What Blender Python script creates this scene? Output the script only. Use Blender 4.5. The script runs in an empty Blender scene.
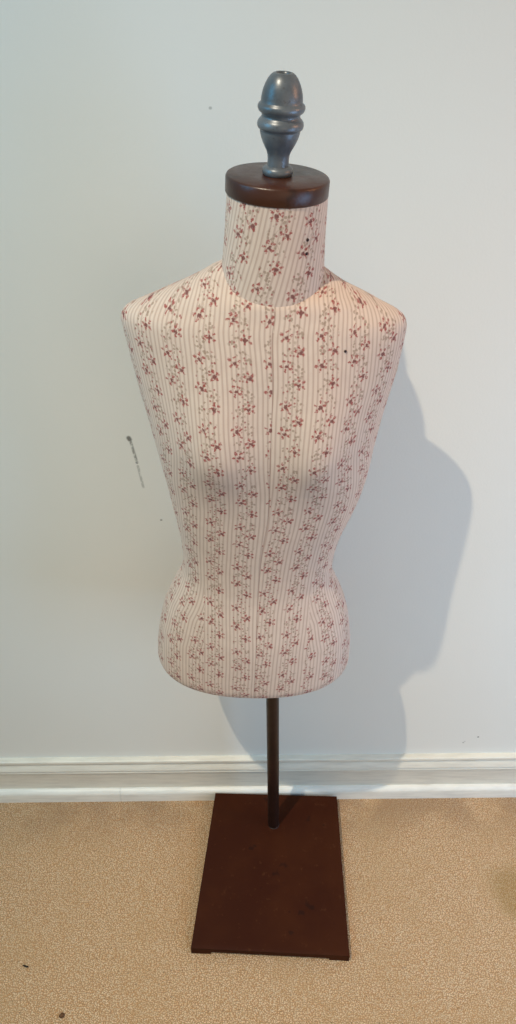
import bpy, bmesh, math
from mathutils import Vector, Matrix
S = bpy.context.scene
COL = S.collection

# ------------------------------------------------------------------ helpers
def link(name, bm, mat, parent=None, smooth=True):
    me = bpy.data.meshes.new(name)
    bmesh.ops.recalc_face_normals(bm, faces=bm.faces)
    bm.to_mesh(me); bm.free()
    for p in me.polygons: p.use_smooth = smooth
    o = bpy.data.objects.new(name, me); COL.objects.link(o)
    if mat: me.materials.append(mat)
    if parent: o.parent = parent
    return o

def lerp_tab(tab, s, k):
    if s <= tab[0][0]: return tab[0][k]
    for a, b in zip(tab, tab[1:]):
        if s <= b[0]:
            t = (s-a[0])/(b[0]-a[0]); return a[k]+(b[k]-a[k])*t
    return tab[-1][k]

def smooth_tab(tab, s, k):
    """Catmull-Rom through the table"""
    if s <= tab[0][0]: return tab[0][k]
    if s >= tab[-1][0]: return tab[-1][k]
    for i in range(len(tab)-1):
        a, b = tab[i], tab[i+1]
        if s <= b[0]:
            h = b[0]-a[0]; t = (s-a[0])/h
            def slope(j):
                lo, hi = max(j-1, 0), min(j+1, len(tab)-1)
                return (tab[hi][k]-tab[lo][k])/(tab[hi][0]-tab[lo][0])
            m0, m1 = slope(i)*h, slope(i+1)*h
            return ((2*t**3-3*t**2+1)*a[k] + (t**3-2*t**2+t)*m0
                    + (-2*t**3+3*t**2)*b[k] + (t**3-t**2)*m1)

def revolve(bm, prof, M, n=64, cap_start=True, cap_end=True):
    rings = []
    for r, s in prof:
        rings.append([bm.verts.new(M @ Vector((r*math.cos(2*math.pi*i/n), r*math.sin(2*math.pi*i/n), s))) for i in range(n)])
    for a, b in zip(rings, rings[1:]):
        for i in range(n):
            bm.faces.new((a[i], a[(i+1) % n], b[(i+1) % n], b[i]))
    if cap_start: bm.faces.new(rings[0][::-1])
    if cap_end: bm.faces.new(rings[-1])
    return rings

def prism(bm, prof, x0, x1):
    """profile (y,z) run along x"""
    a = [bm.verts.new((x0, y, z)) for y, z in prof]
    b = [bm.verts.new((x1, y, z)) for y, z in prof]
    n = len(prof)
    for i in range(n):
        bm.faces.new((a[i], a[(i+1) % n], b[(i+1) % n], b[i]))
    bm.faces.new(a[::-1]); bm.faces.new(b)

def auto_sharp(o, deg=35):
    me = o.data
    bm = bmesh.new(); bm.from_mesh(me)
    for e in bm.edges:
        if len(e.link_faces) == 2 and e.calc_face_angle(0) > math.radians(deg): e.smooth = False
    bm.to_mesh(me); bm.free()

# ------------------------------------------------------------------ node maths
class G:
    """tiny expression builder on a node tree"""
    def __init__(s, nt): s.nt = nt
    def m(s, op, *a):
        n = s.nt.nodes.new('ShaderNodeMath'); n.operation = op
        for i, v in enumerate(a):
            if isinstance(v, (int, float)): n.inputs[i].default_value = v
            else: s.nt.links.new(v, n.inputs[i])
        return n.outputs[0]
    def add(s, a, b): return s.m('ADD', a, b)
    def sub(s, a, b): return s.m('SUBTRACT', a, b)
    def mul(s, a, b): return s.m('MULTIPLY', a, b)
    def div(s, a, b): return s.m('DIVIDE', a, b)
    def mx(s, a, b): return s.m('MAXIMUM', a, b)
    def mn(s, a, b): return s.m('MINIMUM', a, b)
    def step(s, lo, hi, v):
        """smoothstep lo->hi gives 0->1"""
        n = s.nt.nodes.new('ShaderNodeMapRange'); n.interpolation_type = 'SMOOTHSTEP'
        n.inputs['From Min'].default_value = min(lo, hi); n.inputs['From Max'].default_value = max(lo, hi)
        n.inputs['To Min'].default_value = 0 if lo < hi else 1; n.inputs['To Max'].default_value = 1 if lo < hi else 0
        s.nt.links.new(v, n.inputs['Value']); return n.outputs[0]
    def xyz(s, x, y, z=0.0):
        n = s.nt.nodes.new('ShaderNodeCombineXYZ')
        for i, v in enumerate((x, y, z)):
            if isinstance(v, (int, float)): n.inputs[i].default_value = v
            else: s.nt.links.new(v, n.inputs[i])
        return n.outputs[0]
    def sep(s, v):
        n = s.nt.nodes.new('ShaderNodeSeparateXYZ'); s.nt.links.new(v, n.inputs[0]); return n.outputs
    def mix(s, f, a, b):
        n = s.nt.nodes.new('ShaderNodeMix'); n.data_type = 'RGBA'
        for i, v in ((0, f), (6, a), (7, b)):
            if isinstance(v, (int, float)): n.inputs[i].default_value = v
            elif isinstance(v, tuple): n.inputs[i].default_value = (*v, 1)
            else: s.nt.links.new(v, n.inputs[i])
        return n.outputs[2]
    def noise(s, vec, scale, detail=2, rough=.5):
        n = s.nt.nodes.new('ShaderNodeTexNoise'); n.inputs['Scale'].default_value = scale
        n.inputs['Detail'].default_value = detail; n.inputs['Roughness'].default_value = rough
        s.nt.links.new(vec, n.inputs['Vector']); return n.outputs['Fac']
    def voro(s, vec, scale, rnd=1.0, dim='3D'):
        n = s.nt.nodes.new('ShaderNodeTexVoronoi'); n.voronoi_dimensions = dim
        n.inputs['Scale'].default_value = scale; n.inputs['Randomness'].default_value = rnd
        s.nt.links.new(vec, n.inputs['Vector']); return n.outputs
    def bump(s, h, strength, dist):
        n = s.nt.nodes.new('ShaderNodeBump'); n.inputs['Strength'].default_value = strength
        n.inputs['Distance'].default_value = dist; s.nt.links.new(h, n.inputs['Height']); return n.outputs[0]

def new_mat(name, rough=.6, spec=.5, metal=0.):
    m = bpy.data.materials.new(name); m.use_nodes = True
    b = m.node_tree.nodes['Principled BSDF']
    b.inputs['Roughness'].default_value = rough
    b.inputs['Specular IOR Level'].default_value = spec
    b.inputs['Metallic'].default_value = metal
    return m, m.node_tree, b, G(m.node_tree)

def lin(r, g, b):
    f = lambda c: c/12.92 if c <= .04045 else ((c+.055)/1.055)**2.4
    return tuple(f(c/255) for c in (r, g, b))

# ------------------------------------------------------------------ materials
def mat_wall():
    m, nt, b, g = new_mat('painted_wall', .55, .3)
    geo = nt.nodes.new('ShaderNodeTexCoord').outputs['Object']
    x, y, z = g.sep(geo)
    base = g.mix(g.noise(geo, 2.2, 3), lin(221, 219, 210), lin(226, 224, 215))
    def seg(x0, z0, x1, z1, w):
        dx, dz = x1-x0, z1-z0; L2 = dx*dx+dz*dz
        px, pz = g.sub(x, x0), g.sub(z, z0)
        t = g.m('MULTIPLY', g.add(g.mul(px, dx), g.mul(pz, dz)), 1/L2)
        t = g.mn(g.mx(t, 0.), 1.)
        ex, ez = g.sub(px, g.mul(t, dx)), g.sub(pz, g.mul(t, dz))
        d = g.m('SQRT', g.add(g.mul(ex, ex), g.mul(ez, ez)))
        return g.step(w, w*.35, d)
    nz = g.noise(geo, 160, 2)
    sc = g.mx(g.mul(seg(-.2155, .996, -.208, .951, .0034), .62), g.mul(seg(-.2072, .943, -.2020, .899, .0032), .38))
    sc = g.mul(sc, g.step(.25, .55, nz))
    sc = g.mx(sc, g.mul(seg(-.2172, .999, -.2160, .996, .0056), .8))
    sc = g.mx(sc, g.mul(seg(-.2088, .950, -.2080, .949, .0028), .6))
    for px, pz, r, k in ((-.0575, 1.4958, .0026, .4), (-.1767, .8269, .0026, .6), (.4986, .2029, .0026, .95), (.4673, .1835, .0028, .45),
                         (.470, .188, .002, .4)):
        sc = g.mx(sc, g.mul(seg(px, pz, px+.0008, pz, r), k))
    col = g.mix(sc, base, lin(70, 68, 62))
    nt.links.new(col, b.inputs['Base Color'])
    nt.links.new(g.bump(g.noise(geo, 240, 3, .6), .12, .002), b.inputs['Normal'])
    return m

def mat_trim(name, c):
    m, nt, b, g = new_mat(name, .38, .45)
    geo = nt.nodes.new('ShaderNodeTexCoord').outputs['Object']
    x, y, z = g.sep(geo)
    st = g.xyz(g.mul(x, 14), g.mul(y, 90), g.mul(z, 120))
    n = g.noise(st, 1.0, 4, .6)
    nt.links.new(g.mix(g.step(.35, .75, n), lin(*c), lin(*[int(v*.93) for v in c])), b.inputs['Base Color'])
    nt.links.new(g.bump(n, .15, .001), b.inputs['Normal'])
    return m

def mat_carpet():
    m, nt, b, g = new_mat('loop_carpet', .95, .08)
    geo = nt.nodes.new('ShaderNodeTexCoord').outputs['Object']
    x, y, z = g.sep(geo)
    wob = g.noise(geo, 60, 2)
    v = g.xyz(g.add(x, g.mul(wob, .004)), g.mul(g.add(y, g.mul(wob, .004)), 1.15), 0.)
    vo = g.voro(v, 290, .85, '2D')
    loop = g.step(.62, .08, vo['Distance'])
    fine = g.noise(geo, 900, 2, .7)
    tone = g.sep(vo['Color'])[0]
    c = g.mix(tone, lin(230, 186, 138), lin(255, 228, 188))
    c = g.mix(g.mul(g.step(.75, .25, loop), .72), c, lin(136, 90, 50))
    c = g.mix(g.mul(fine, .35), c, lin(224, 174, 118))
    big = g.noise(geo, 5, 3, .6)
    c = g.mix(g.mul(g.step(.42, .72, big), .36), c, lin(196, 156, 108))
    # darker flecks of grit caught in the loops
    fl = g.voro(geo, 42, 1., '2D')
    c = g.mix(g.mul(g.mul(g.step(.075, .03, fl['Distance']), g.step(.6, .75, g.sep(fl['Color'])[1])), .6), c, lin(96, 70, 44))
    # old yellowish stain by the right of the stand
    dx, dy = g.sub(x, .555), g.sub(y, -.262)
    d = g.m('SQRT', g.add(g.mul(g.mul(dx, dx), 1.7), g.add(g.mul(dy, dy), g.mul(g.mul(dx, dy), .9))))
    d = g.add(d, g.mul(g.sub(g.noise(geo, 22, 3), .5), .05))
    c = g.mix(g.mul(g.step(.085, .045, d), .42), c, lin(150, 116, 46))
    # patchy darker band along the skirting
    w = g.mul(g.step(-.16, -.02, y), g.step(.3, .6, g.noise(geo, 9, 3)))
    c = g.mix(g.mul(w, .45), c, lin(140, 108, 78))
    nt.links.new(c, b.inputs['Base Color'])
    nt.links.new(g.bump(g.add(loop, g.mul(fine, .4)), .7, .004), b.inputs['Normal'])
    b.inputs['Sheen Weight'].default_value = .15
    return m

def mat_fabric(name):
    m, nt, b, g = new_mat(name, .85, .12)
    uv = nt.nodes.new('ShaderNodeUVMap'); uv.uv_map = 'weave'
    raw = nt.nodes.new('ShaderNodeUVMap'); raw.uv_map = 'raw'
    u0, v0, _ = g.sep(uv.outputs[0]); ur, vr, _ = g.sep(raw.outputs[0])
    vec0 = g.xyz(u0, v0, 0.)
    # hand-cut wobble of the cloth
    u = g.add(u0, g.mul(g.sub(g.noise(vec0, 9, 1), .5), .006))
    v = v0
    PU, PV = .044, .087
    lu = g.mul(g.sub(g.m('FRACT', g.div(u, PU)), .5), PU)          # -PU/2..PU/2
    lv = g.mul(g.m('FRACT', g.div(v, PV)), PV)                      # 0..PV
    vec = g.xyz(u, v, 0.)
    # woven stripes
    sw = g.m('ABSOLUTE', g.sub(g.m('FRACT', g.mul(u, 7/PU)), .5))
    stripe = g.step(.30, .10, sw)
    alt = g.m('ABSOLUTE', g.sub(g.m('FRACT', g.mul(u, 3.5/PU)), .5))
    stripe = g.mul(stripe, g.add(.72, g.mul(g.step(.2, .3, alt), .28)))
    base = g.mix(g.noise(vec, 55, 3), lin(202, 179, 162), lin(216, 195, 177))
    col = g.mix(g.mul(stripe, .46), base, lin(150, 116, 104))
    # vine zone
    tv = g.mul(lv, 2*math.pi/PV)
    vine = g.mul(g.m('SINE', g.mul(tv, 2.)), .0062)
    dvine = g.m('ABSOLUTE', g.sub(lu, g.add(vine, .0015)))
    zone = g.step(.0105, .0060, g.m('ABSOLUTE', g.sub(lu, vine)))
    wob = g.sub(g.noise(vec, 420, 2), .5)
    stem = g.mul(g.step(.0011, .0003, g.add(dvine, g.mul(wob, .0018))), g.step(.42, .55, g.noise(vec, 260, 1)))
    nA, nB = g.noise(vec, 260, 3, .6), g.noise(g.xyz(v, u, .3), 260, 3, .6)
    lf = g.voro(g.xyz(g.add(u, g.mul(nA, .004)), g.add(v, g.mul(nB, .004))), 250, 1., '2D')
    leaf = g.mul(g.step(.52, .34, lf['Distance']), g.step(.60, .66, g.sep(lf['Color'])[0]))
    leaf = g.mul(leaf, zone)
    leaf = g.mx(leaf, g.mul(stem, .45))
    col = g.mix(g.mul(leaf, .58), col, lin(128, 104, 82))
    # sprigs: centre u, centre v (fraction), radius, petals, turn
    red = None
    dark = None
    for cu, fv, R, k, ph in ((-.0088, .13, .0084, 5, .3), (.0088, .45, .0076, 5, 1.0), (-.0088, .715, .0084, 5, 1.9), (.0084, .915, .0074, 5, .1)):
        dx = g.add(g.sub(lu, cu), g.mul(g.sub(nA, .5), .0085)); dv = g.sub(lv, fv*PV)
        dv = g.sub(dv, g.mul(g.m('ROUND', g.div(dv, PV)), PV))
        dy = g.add(dv, g.mul(g.sub(nB, .5), .0085))
        r = g.m('SQRT', g.add(g.mul(dx, dx), g.mul(dy, dy)))
        th = g.m('ARCTAN2', dy, dx)
        seg_ = 2*math.pi/k
        w_ = g.mul(g.sub(g.m('FRACT', g.add(g.div(th, seg_), ph+10)), .5), seg_)
        px = g.sub(g.mul(r, g.m('COSINE', w_)), R*.72); py = g.mul(r, g.m('SINE', w_))
        e = g.m('SQRT', g.add(g.mul(px, px), g.mul(g.mul(py, py), 2.0)))
        f = g.step(.0031, .0017, e)
        qx, qy = g.sub(dx, .0012*math.cos(ph*3)), g.add(dy, .0010)
        d_ = g.step(.0034, .0018, g.m('SQRT', g.add(g.mul(qx, qx), g.mul(qy, qy))))
        red = f if red is None else g.mx(red, f)
        dark = d_ if dark is None else g.mx(dark, d_)
    blot = g.step(.34, .52, g.noise(vec, 330, 2, .6))
    red = g.mul(red, g.add(.30, g.mul(blot, .70)))
    col = g.mix(g.mul(red, .90), col, lin(150, 66, 62))
    col = g.mix(g.mul(dark, .85), col, lin(104, 36, 38))
    # little red buds through the vine
    bd = g.voro(vec, 150, 1., '2D')
    bud = g.mul(g.mul(g.step(.26, .14, bd['Distance']), g.step(.52, .58, g.sep(bd['Color'])[1])), zone)
    col = g.mix(g.mul(bud, .75), col, lin(146, 72, 68))
    # centre seam of the cover
    seam = g.step(.0013, .0004, g.m('ABSOLUTE', ur))
    col = g.mix(g.mul(seam, .38), col, lin(120, 84, 72))
    nt.links.new(col, b.inputs['Base Color'])
    th1 = g.m('SINE', g.mul(u, 5200.)); th2 = g.m('SINE', g.mul(v, 5200.))
    hgt = g.sub(g.add(g.mul(g.mul(th1, th2), .1), g.mul(g.noise(vec, 35, 2), .8)), g.mul(seam, 1.2))
    nt.links.new(g.bump(hgt, .25, .002), b.inputs['Normal'])
    b.inputs['Sheen Weight'].default_value = .1
    return m

def mat_rust(name, c1, c2, c3, rough, spec):
    m, nt, b, g = new_mat(name, rough, spec)
    geo = nt.nodes.new('ShaderNodeTexCoord').outputs['Object']
    n1 = g.noise(geo, 9, 4, .6); n2 = g.noise(geo, 70, 4, .65); n3 = g.noise(geo, 28, 2)
    c = g.mix(g.step(.35, .7, n1), lin(*c1), lin(*c2))
    c = g.mix(g.mul(g.step(.60, .74, n2), .6), c, lin(*c3))
    c = g.mix(g.mul(g.step(.68, .74, n3), .5), c, lin(20, 8, 5))
    nt.links.new(c, b.inputs['Base Color'])
    r = g.add(rough-.12, g.mul(n2, .24)); nt.links.new(r, b.inputs['Roughness'])
    nt.links.new(g.bump(n2, .25, .0015), b.inputs['Normal'])
    return m

def mat_pewter():
    m, nt, b, g = new_mat('blue_grey_paint', .36, .55, .35)
    geo = nt.nodes.new('ShaderNodeTexCoord').outputs['Object']
    n1 = g.noise(geo, 30, 4, .6); n2 = g.noise(geo, 140, 3, .6)
    c = g.mix(g.step(.3, .7, n1), lin(80, 84, 88), lin(108, 112, 116))
    c = g.mix(g.mul(g.step(.62, .72, n2), .5), c, lin(70, 66, 64))
    nt.links.new(c, b.inputs['Base Color'])
    nt.links.new(g.add(.27, g.mul(n2, .2)), b.inputs['Roughness'])
    nt.links.new(g.bump(n2, .12, .001), b.inputs['Normal'])
    return m

def mat_plain(name, c, rough=.6):
    m, nt, b, g = new_mat(name, rough, .3)
    geo = nt.nodes.new('ShaderNodeTexCoord').outputs['Object']
    nt.links.new(g.mix(g.noise(geo, 300, 2), lin(*c), lin(*[int(v*.75) for v in c])), b.inputs['Base Color'])
    return m

M_wall = mat_wall()
M_base = mat_trim('gloss_white_trim', (226, 220, 204))
M_shoe = mat_trim('gloss_white_shoe_moulding', (236, 232, 220))
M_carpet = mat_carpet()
M_fab = mat_fabric('striped_rosebud_cotton')
M_plate = mat_rust('rusted_sheet_steel', (52, 17, 1), (60, 24, 3), (78, 44, 22), .62, .13)
M_pole = mat_rust('rusted_steel_tube', (28, 13, 8), (42, 21, 13), (74, 42, 28), .42, .45)
M_cap = mat_rust('dark_stained_wood', (52, 26, 15), (68, 36, 21), (38, 18, 11), .33, .4)
M_fin = mat_pewter()
M_pin = mat_plain('dark_pin_metal', (48, 22, 20), .4)

# ------------------------------------------------------------------ setting
def struct(o, name):
    o.name = name; o['kind'] = 'structure'; return o

bm = bmesh.new(); prism(bm, [(0, -.1), (.12, -.1), (.12, 2.7), (0, 2.7)], -2.4, 2.4)
struct(link('wall_back', bm, M_wall, smooth=False), 'wall_back')
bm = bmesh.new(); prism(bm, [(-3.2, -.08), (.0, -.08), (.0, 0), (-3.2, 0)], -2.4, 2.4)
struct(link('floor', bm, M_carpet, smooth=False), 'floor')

def arc(cy, cz, r, a0, a1, n=8):
    return [(cy+r*math.cos(math.radians(a0+(a1-a0)*i/n)), cz+r*math.sin(math.radians(a0+(a1-a0)*i/n))) for i in range(n+1)]
prof = [(0, .0), (-.0085, .0), (-.0085, .0965), (-.0092, .0985), (-.0132, .1005), (-.0138, .1022), (-.0132, .1042), (-.0112, .1068),
        (-.0100, .1075), (-.0100, .1100), (-.0152, .1105), (-.0158, .1125), (-.0152, .1148), (-.0136, .1190), (-.0116, .1240), (-.0100, .1285),
        (-.0088, .1300), (-.0088, .1330), (-.0126, .1338), (-.0134, .1360), (-.0134, .1400)] + arc(-.0100, .1410, .0034, 190, 95, 6) + [(0, .1452)]
bm = bmesh.new(); prism(bm, prof, -2.4, 2.4)
o = struct(link('baseboard_back', bm, M_base), 'baseboard_back'); auto_sharp(o, 25)
shoe = [(-.0085, 0), (-.0205, 0), (-.0205, .024)] + arc(-.0085, .026, .0120, 180, 90, 8)
bm = bmesh.new(); prism(bm, shoe, -2.4, -.3384)
o = struct(link('trim_1', bm, M_shoe), 'trim_1'); auto_sharp(o, 30)
bm = bmesh.new(); prism(bm, shoe, -.3378, 2.4)
o = struct(link('trim_2', bm, M_shoe), 'trim_2'); auto_sharp(o, 30)

# ------------------------------------------------------------------ dress form
root = bpy.data.objects.new('dress_form', None); COL.objects.link(root)
root.location = (.028, -.101, 0); root.empty_display_size = .1
root['label'] = 'armless female dress form in striped rosebud fabric on a rusty metal stand'
root['category'] = 'dress form'
RI = Matrix.Translation(-Vector(root.location))

O = Vector((-.0097, -.1532, .5225))
AX = Vector((.03897, -.05508, .99772)).normalized()
LX = (Vector((1, 0, 0)) - AX*AX.x).normalized()
LY = AX.cross(LX)
ML = Matrix(((LX.x, LY.x, AX.x, O.x), (LX.y, LY.y, AX.y, O.y), (LX.z, LY.z, AX.z, O.z), (0, 0, 0, 1)))
MF = RI @ ML @ Matrix.Scale(.972, 4)                                             # form axes -> parent space

# s, centre x, half width, front depth, back depth, roundness
SB, RB = .102, .046                                      # underside height and its rounded edge
T = [(.099, -.0055, .1730, .100, .092, 2.2),
     (.13, -.0055, .1735, .106, .098, 2.3),
     (.16, -.0060, .1730, .106, .100, 2.3),
     (.19, -.0056, .1707, .104, .100, 2.3),
     (.22, -.0057, .1661, .101, .099, 2.3),
     (.25, -.0055, .1600, .098, .097, 2.25),
     (.28, -.0056, .1508, .094, .092, 2.2),
     (.31, -.0056, .1385, .090, .085, 2.15),
     (.34, -.0055, .1262, .086, .079, 2.1),
     (.36, -.0050, .1228, .085, .077, 2.1),
     (.40, -.0044, .1244, .086, .078, 2.1),
     (.44, -.0032, .1305, .089, .082, 2.15),
     (.48, -.0008, .1395, .093, .086, 2.2),
     (.52, .0008, .1475, .097, .090, 2.2),
     (.56, -.0002, .1538, .101, .093, 2.25),
     (.60, -.0025, .1592, .104, .094, 2.15),
     (.64, -.0043, .1655, .104, .092, 2.05),
     (.68, -.0056, .1729, .100, .088, 1.95),
     (.72, -.0062, .1800, .094, .083, 1.88),
     (.75, -.0075, .1838, .089, .077, 1.84),
     (.77, -.0086, .1862, .0845, .073, 1.82),
     (.783, -.0096, .1868, .081, .070, 1.8),
     (.793, -.0100, .1830, .078, .068, 1.8),
     (.80, -.0097, .1740, .0760, .066, 1.8),
     (.81, -.0085, .1520, .0725, .064, 1.8),
     (.82, -.0078, .1310, .0692, .062, 1.85),
     (.83, -.0080, .1095, .0650, .060, 1.75),
     (.84, -.0070, .0900, .047, .056, 1.85),
     (.85, -.0055, .0735, .035, .050, 2.0),
     (.857, -.003, .0600, .028, .042, 2.0)]

def ring(s, shrink=0.0, n=240, s_at=None):
    f = lambda k: smooth_tab(T, s, k)
    cx, w, df, db, e = f(1), f(2)-shrink, f(3)-shrink, f(4)-shrink, f(5)
    pts = []
    for i in range(n):
        t = 2*math.pi*i/n - math.pi/2                   # starts at front centre, runs to +x
        c, sn = math.cos(t), math.sin(t)
        x = w*math.copysign(abs(c)**(2/e), c)
        d = df if sn < 0 else db
        y = d*math.copysign(abs(sn)**(2/e), sn)
        if sn < 0:                                       # bust and belly
            q = (-sn)**.7
            for sg in (-1, 1):
                ss = .095 if s > .635 else .058
                y -= q*.027*math.exp(-((x-sg*.074)/.050)**2 - ((s-.635)/ss)**2)
            y -= q*.006*math.exp(-(x/.07)**2-((s-.24)/.07)**2)
        pts.append(Vector((cx+x, y, s if s_at is None else s_at)))
    return pts

levels = []
for k in range(11):
    a = math.pi/2*k/10
    levels.append((SB+RB*(1-math.cos(a)), RB*(1-math.sin(a))))
ns = 150
for k in range(1, ns+1):
    levels.append((SB+RB+(.857-SB-RB)*k/ns, 0.0))
NR = 240
bm = bmesh.new()
uvw = bm.loops.layers.uv.new('weave'); uvr = bm.loops.layers.uv.new('raw')
rows = []; uvs = []
acc = SB-.05
prev = None
for s, sh in levels:
    P = ring(s, sh, NR)
    rows.append([bm.verts.new(MF @ p) for p in P])
    L = [0.0]
    for i in range(NR): L.append(L[-1]+(P[(i+1) % NR]-P[i]).length)
    per = L[-1]
    row = []
    if prev is not None: acc += (P[0]-prev).length
    prev = P[0]
    for i in range(NR+1):
        row.append((L[i] if i <= NR//2 else L[i]-per, acc))
    row.append((L[NR//2]-per, acc))                      # back centre seen from the left half
    uvs.append(row)
UL = [(.05, -.023), (.25, -.024), (.45, -.028), (.62, -.034), (.80, -.041)]
UR = [(.05, .008), (.20, .010), (.36, .0175), (.55, .0225), (.70, .0255), (.85, .0255)]
US, VW = .088, .36
def cloth(u, v, side, dart):
    """lay the printed cloth: one panel each side of the centre seam, cut closer in at the waist"""
    uu, vv = u, v
    if dart:                                             # hip dart: the side piece hangs a little askew
        d = abs(u)-US; h = max(VW-v, 0)
        a = math.radians(13)*min(1, h/.09)
        uu = math.copysign(US + d*math.cos(a) - min(h, .15)*math.sin(a), u); vv = v - d*math.sin(a)
    if side > 0: return uu-lerp_tab(UR, v, 1)+.022, vv+V_R
    return uu-lerp_tab(UL, v, 1)+.022, vv+V_L
V_L, V_R = .043, .010
OFF = [(.45, .000), (.58, .0055), (.72, .0085), (.86, .0085)]   # the seam wanders off centre over the chest
for a, b, ua, ub in zip(rows, rows[1:], uvs, uvs[1:]):
    for i in range(NR):
        j = (i+1) % NR
        f = bm.faces.new((a[i], a[j], b[j], b[i]))
        right = i < NR//2
        i1 = i+1
        q0a = ua[i] if not (i == NR//2) else ua[NR+1]
        q0b = ub[i] if not (i == NR//2) else ub[NR+1]
        cor = (q0a, ua[i1] if i1 <= NR else ua[0], ub[i1] if i1 <= NR else ub[0], q0b)
        if not right and i1 == NR:
            cor = (q0a, (0.0, ua[0][1]), (0.0, ub[0][1]), q0b)
        mv = sum(c[1] for c in cor)/4
        cor = [(c[0]-lerp_tab(OFF, c[1], 1), c[1]) for c in cor]
        if abs(cor[0][0]) < .1: right = sum(c[0] for c in cor) > 0
        dart = abs(sum(c[0] for c in cor)/4) > US and sum(c[1] for c in cor)/4 < VW
        for lp, c in zip(f.loops, cor):
            lp[uvr].uv = c
            lp[uvw].uv = cloth(c[0], c[1], 1 if right else -1, dart)
fb = bm.faces.new(rows[0][::-1])
for lp in fb.loops: lp[uvw].uv = (lp.vert.co.x, lp.vert.co.y); lp[uvr].uv = (.3, 0)
ft = bm.faces.new(rows[-1])
for lp in ft.loops: lp[uvw].uv = (.02, .02); lp[uvr].uv = (.3, 0)
torso = link('torso', bm, M_fab, root)

# neck: its own tube of the same cloth, cut on a slight bias
bm = bmesh.new()
uvw = bm.loops.layers.uv.new('weave'); uvr = bm.loops.layers.uv.new('raw')
nk = [(.0665, .815), (.0645, .845), (.0630, .868), (.0612, .90), (.0598, .946)]
nn = 96; rows = []
for k in range(25):
    s = .815+(.946-.815)*k/24
    r = smooth_tab([(b_, a_) for a_, b_ in nk], s, 1)
    cx = -.0022*(1-(s-.815)/.12)
    rows.append([bm.verts.new(MF @ Vector((cx+r*math.sin(2*math.pi*i/nn), -r*math.cos(2*math.pi*i/nn), s))) for i in range(nn)])
ca, sa = math.cos(math.radians(11)), math.sin(math.radians(11))
for k in range(24):
    for i in range(nn):
        f = bm.faces.new((rows[k][i], rows[k][(i+1) % nn], rows[k+1][(i+1) % nn], rows[k+1][i]))
        for lp, (ii, kk) in zip(f.loops, ((i, k), (i+1, k), (i+1, k+1), (i, k+1))):
            uu = .062*2*math.pi*((ii/nn) if i < nn//2 else (ii/nn-1)); vv = .815+(.131)*kk/24
            lp[uvw].uv = (uu*ca-(vv-.87)*sa+.0285, uu*sa+(vv-.87)*ca+.905)
            lp[uvr].uv = (.3, vv)
bm.faces.new(rows[0][::-1]); bm.faces.new(rows[-1])
neck = link('neck', bm, M_fab, root); auto_sharp(neck, 40)

# dark turned cap
bm = bmesh.new()
CM = MF @ Matrix.Translation((-.0003, 0, .9625)) @ Matrix.Rotation(math.radians(1.2), 4, 'Y') @ Matrix.Rotation(math.radians(-1.1), 4, 'X')
revolve(bm, [(.0560, -.0215), (.0600, -.0210), (.0610, -.0195), (.0610, -.0034), (.0600, -.0014), (.0584, -.0004), (.030, .0)], CM, 96)
cap = link('neck_cap', bm, M_cap, root); auto_sharp(cap, 50)
cap['label'] = 'dark brown wooden cap'

# turned finial, leaning a touch more than the neck
FM = MF @ Matrix.Translation((-.0010, 0, .9622)) @ Matrix.Rotation(math.radians(1.1), 4, 'Y')
fp = [(.0126, .008), (.0124, .0107), (.0123, .0165), (.0127, .0215), (.0142, .0262), (.0167, .0305), (.0191, .0352), (.0212, .0402), (.0226, .0452),
      (.0228, .0474), (.0230, .0486), (.0248, .0496), (.0259, .0515), (.0262, .0540), (.0256, .0568), (.0240, .0590), (.0222, .0606), (.0215, .0622), (.0217, .0640), (.0230, .0656), (.0252, .0672), (.0264, .0698),
      (.0265, .0722), (.0256, .0742), (.0238, .0756), (.0232, .0768), (.0231, .0797), (.0225, .0840), (.0212, .0890), (.0192, .0940), (.0166, .0988), (.0138, .1022), (.0112, .1042),
      (.0092, .1048), (.0078, .1040), (.0072, .1010), (.0070, .0920)]
bm = bmesh.new(); revolve(bm, fp, FM, 64)
fin = link('finial', bm, M_fin, root)
fin['label'] = 'blue-grey turned finial with two rings'
bm = bmesh.new()
revolve(bm, [(.0150, -.0005), (.0172, .0012), (.0180, .0040), (.0175, .0068), (.0160, .0090), (.0135, .0102), (.0110, .0106)], FM, 64)
link('finial_collar', bm, M_fin, fin)

# pole
bm = bmesh.new()
p0, p1 = Vector((.0284, -.1011, .018)), Vector((.0236, -.1030, .66))
d = (p1-p0); q = d.to_track_quat('Z', 'Y').to_matrix().to_4x4()
PM = RI @ Matrix.Translation(p0) @ q
revolve(bm, [(.0128, 0), (.0128, d.length)], PM, 32)
pole = link('pole', bm, M_pole, root); auto_sharp(pole, 50)
bm = bmesh.new()
revolve(bm, [(.0152, .0), (.0150, .0018), (.0140, .0040), (.0129, .0052)], PM @ Matrix.Translation((0, 0, .004)), 32)
link('weld', bm, M_pole, pole)

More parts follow.
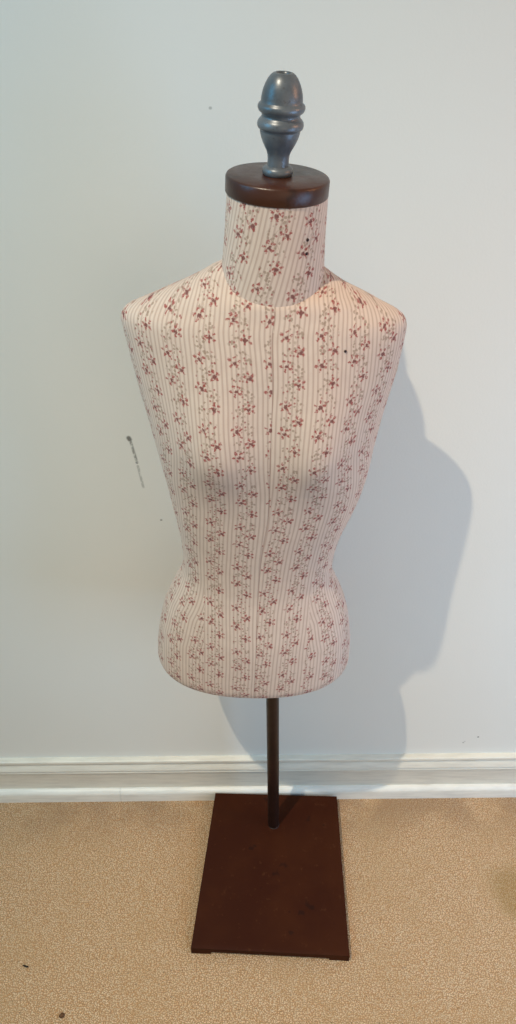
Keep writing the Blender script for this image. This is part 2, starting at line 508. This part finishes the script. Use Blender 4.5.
# folded steel base plate with a foot at each corner
BL, BR_, FR, FL = Vector((-.1090, -.0230, .034)), Vector((.1815, -.0290, .0245)), Vector((.1749, -.3919, .0215)), Vector((-.1460, -.3732, .0215))
def quad(u, v):
    """u left-right, v back-front"""
    return (BL*(1-u)+BR_*u)*(1-v) + (FL*(1-u)+FR*u)*v
bm = bmesh.new()
nu, nv = 24, 28
def sag(u, v): return -.0012*math.sin(math.pi*u)*math.sin(math.pi*v)
th = .003
us = [0]+[.004]+[i/nu for i in range(1, nu)]+[.996, 1]
vs = [0]+[.004]+[i/nv for i in range(1, nv)]+[.996, 1]
def ptop(u, v):
    p = quad(u, v); p.z += sag(u, v)
    if u in (0, 1) or v in (0, 1): p.z -= .0004
    return RI @ p
top = [[bm.verts.new(ptop(u, v)) for u in us] for v in vs]
bot = [[bm.verts.new(ptop(u, v)-Vector((0, 0, th))) for u in us] for v in vs]
for A, flip in ((top, 0), (bot, 1)):
    for r in range(len(vs)-1):
        for c in range(len(us)-1):
            q4 = (A[r][c], A[r+1][c], A[r+1][c+1], A[r][c+1])
            bm.faces.new(q4[::-1] if flip else q4)
edge = [(0, c) for c in range(len(us))] + [(r, len(us)-1) for r in range(1, len(vs))] + [(len(vs)-1, c) for c in range(len(us)-2, -1, -1)] + [(r, 0) for r in range(len(vs)-2, 0, -1)]
for (r0, c0), (r1, c1) in zip(edge, edge[1:]+edge[:1]):
    bm.faces.new((top[r0][c0], top[r1][c1], bot[r1][c1], bot[r0][c0]))
plate = link('base_plate', bm, M_plate, root); auto_sharp(plate, 40)
plate['label'] = 'rusty brown sheet metal base'
# skirts: folded edge, cut away between the corner feet
def skirt(a, b, u0, u1, hgt, name, par):
    """strip hanging from the plate edge a->b between fractions u0,u1"""
    bm = bmesh.new()
    nrm = Vector((0, 0, 1)).cross((b-a).normalized()).normalized()*.0025
    A, B = a+(b-a)*u0, a+(b-a)*u1
    vs8 = []
    for p in (A, B):
        for off in (Vector(), nrm):
            for zz in (p.z-.0015, hgt):
                vs8.append(bm.verts.new(RI @ Vector((p.x+off.x, p.y+off.y, zz))))
    a0, a1, a2, a3, b0, b1, b2, b3 = vs8
    for f in ((a0, a1, b1, b0), (a2, b2, b3, a3), (a0, b0, b2, a2), (a1, a3, b3, b1), (a0, a2, a3, a1), (b0, b1, b3, b2)): bm.faces.new(f)
    return link(name, bm, M_plate, par, smooth=False)
for a, b in ((FL, FR), (FR, BR_), (BR_, BL), (BL, FL)):
    skirt(a, b, 0, 1, .0085, 'edge_skirt', plate)
def foot(corner, e1, e2):
    """angle-shaped foot under one corner"""
    bm = bmesh.new()
    l1, l2 = .040, .040
    def bx(p, q, n):
        vs8 = []
        for P in (p, q):
            for off in (Vector(), n):
                for zz in (.0088, .0004): vs8.append(bm.verts.new(RI @ Vector((P.x+off.x, P.y+off.y, zz))))
        a0, a1, a2, a3, b0, b1, b2, b3 = vs8
        for f in ((a0, a1, b1, b0), (a2, b2, b3, a3), (a0, b0, b2, a2), (a1, a3, b3, b1), (a0, a2, a3, a1), (b0, b1, b3, b2)): bm.faces.new(f)
    bx(corner, corner+e1*l1, e2*.004); bx(corner, corner+e2*l2, e1*.004)
    return link('foot', bm, M_plate, plate, smooth=False)
for c, n1, n2 in ((FL, FR, BL), (FR, FL, BR_), (BR_, FR, BL), (BL, BR_, FL)):
    e1 = (n1-c); e1.z = 0; e2 = (n2-c); e2.z = 0
    foot(c.copy(), e1.normalized(), e2.normalized())

# ------------------------------------------------------------------ crumbs on the carpet
def crumb(name, pts, rad, mat, label, cat):
    bm = bmesh.new()
    n = 10; rings = []
    for i, (p, r) in enumerate(zip(pts, rad)):
        t = (pts[min(i+1, len(pts)-1)]-pts[max(i-1, 0)]).normalized()
        sx = t.cross(Vector((0, 0, 1))).normalized(); sy = sx.cross(t)
        rings.append([bm.verts.new(p-pts[0]+(sx*math.cos(2*math.pi*k/n)+sy*.7*math.sin(2*math.pi*k/n))*r*(1+.18*math.sin(3*k+i))) for k in range(n)])
    for a, b in zip(rings, rings[1:]):
        for k in range(n): bm.faces.new((a[k], a[(k+1) % n], b[(k+1) % n], b[k]))
    bm.faces.new(rings[0][::-1]); bm.faces.new(rings[-1])
    o = link(name, bm, mat); o.location = pts[0]
    o['label'] = label; o['category'] = cat
    return o
tw = [Vector((-.4865, -.3935, .0016)), Vector((-.4835, -.3945, .0018)), Vector((-.4790, -.3962, .0018)), Vector((-.4755, -.3968, .0017)), Vector((-.4735, -.3972, .0016))]
crumb('twig', tw, (.0006, .0014, .0017, .0015, .0006), mat_plain('dark_twig', (40, 26, 16)), 'tiny dark twig lying on the carpet near the left edge', 'twig')
cb = [Vector((-.3930, -.4890, .003)), Vector((-.3910, -.4880, .0035)), Vector((-.3875, -.4866, .0038)), Vector((-.3850, -.4850, .0033)), Vector((-.3838, -.4844, .0026))]
crumb('crumb', cb, (.0015, .0034, .0042, .0036, .0015), mat_plain('brown_crumb', (108, 72, 42)), 'small brown crumb on the carpet at the bottom left', 'crumb')

# ------------------------------------------------------------------ pins in the cloth
def surf(px, s):
    """front surface point of the torso in form axes"""
    P = ring(s); best = min((p for p in P if p.y < 0), key=lambda p: abs(p.x-px)); return best
def pin(p, nrm, r):
    bm = bmesh.new()
    q = nrm.to_track_quat('Z', 'Y').to_matrix().to_4x4()
    revolve(bm, [(r*.8, -.0008), (r, .0002), (r*.85, .0009), (r*.3, .0013)], MF @ Matrix.Translation(p) @ q, 12)
    return link('pin', bm, M_pin, root)
for ang, s in ((.62, .905), (.615, .889)):
    pin(Vector((.0612*math.sin(ang), -.0612*math.cos(ang), s)), Vector((math.sin(ang), -math.cos(ang), 0)), .0020)
p = surf(.090, .775); pin(p+Vector((0, -.0003, 0)), Vector((.25, -.95, .2)), .0019)

# ------------------------------------------------------------------ light
def lamp(name, kind, loc, energy, color, **kw):
    l = bpy.data.lights.new(name, kind); l.energy = energy; l.color = color
    for k, v in kw.items(): setattr(l, k, v)
    o = bpy.data.objects.new(name, l); COL.objects.link(o); o.location = loc
    return o
def aim(o, t):
    o.rotation_euler = (Vector(t)-o.location).to_track_quat('-Z', 'Y').to_euler()
LIGHTS = {
 'ceiling_downlight': (325, (1.0, .87, .68)),
 'right_window_daylight': (16, (.36, .62, 1.0)),
 'right_warm_lamp': (15, (1.0, .46, .22)),
 'left_cyan_wall_fill': (11.5, (.04, .56, 1.0)),
 'front_warm_fill': (6, (1.0, .66, .40)),
}
WORLD = (.36, (.91, 1.03, 1.0))
E_ = LIGHTS
k = lamp('ceiling_downlight', 'SPOT', (-.995, -1.457, 3.748), *E_['ceiling_downlight'], shadow_soft_size=.022, spot_size=math.radians(50), spot_blend=1.0)
aim(k, (.42, -.50, .1))
w = lamp('right_window_daylight', 'AREA', (1.45, -1.0, .75), *E_['right_window_daylight'], shape='RECTANGLE', size=.8, size_y=1.1)
aim(w, (.2, 0, .5))
w2 = lamp('left_cyan_wall_fill', 'AREA', (-1.45, -.75, 2.1), *E_['left_cyan_wall_fill'], shape='RECTANGLE', size=.8, size_y=1.0)  # added area light that tints the upper-left wall cyan, not a window
aim(w2, (-.6, 0, 1.6))
w3 = lamp('front_warm_fill', 'AREA', (.9, -2.8, 1.5), *E_['front_warm_fill'], shape='RECTANGLE', size=1.6, size_y=1.5)  # added warm fill from behind the camera, no window known there
aim(w3, (0, 0, .9))
r = lamp('right_warm_lamp', 'POINT', (1.35, -.45, 1.85), *E_['right_warm_lamp'], shadow_soft_size=.12)
W = bpy.data.worlds.new('World'); S.world = W; W.use_nodes = True
W.node_tree.nodes['Background'].inputs[0].default_value = (*WORLD[1], 1)
W.node_tree.nodes['Background'].inputs[1].default_value = WORLD[0]

# ------------------------------------------------------------------ camera
cd = bpy.data.cameras.new('Camera'); cam = bpy.data.objects.new('Camera', cd); COL.objects.link(cam)
cd.sensor_fit = 'VERTICAL'; cd.sensor_height = 36; cd.sensor_width = 36; cd.lens = 36*769/1024
cd.clip_start = .02
P_, R_ = math.radians(35.5), math.radians(.6)
fw = Vector((0, math.cos(P_), -math.sin(P_))); r0 = Vector((1, 0, 0)); u0 = r0.cross(fw)
rt = r0*math.cos(R_)-u0*math.sin(R_); up = rt.cross(fw)
cam.matrix_world = Matrix(((rt.x, up.x, -fw.x, 0), (rt.y, up.y, -fw.y, -1.132), (rt.z, up.z, -fw.z, 1.65), (0, 0, 0, 1)))
S.camera = cam
S.view_settings.view_transform = 'Standard'; S.view_settings.look = 'None'
S.view_settings.gamma = 1; S.view_settings.use_curve_mapping = False; S.view_settings.exposure = 0
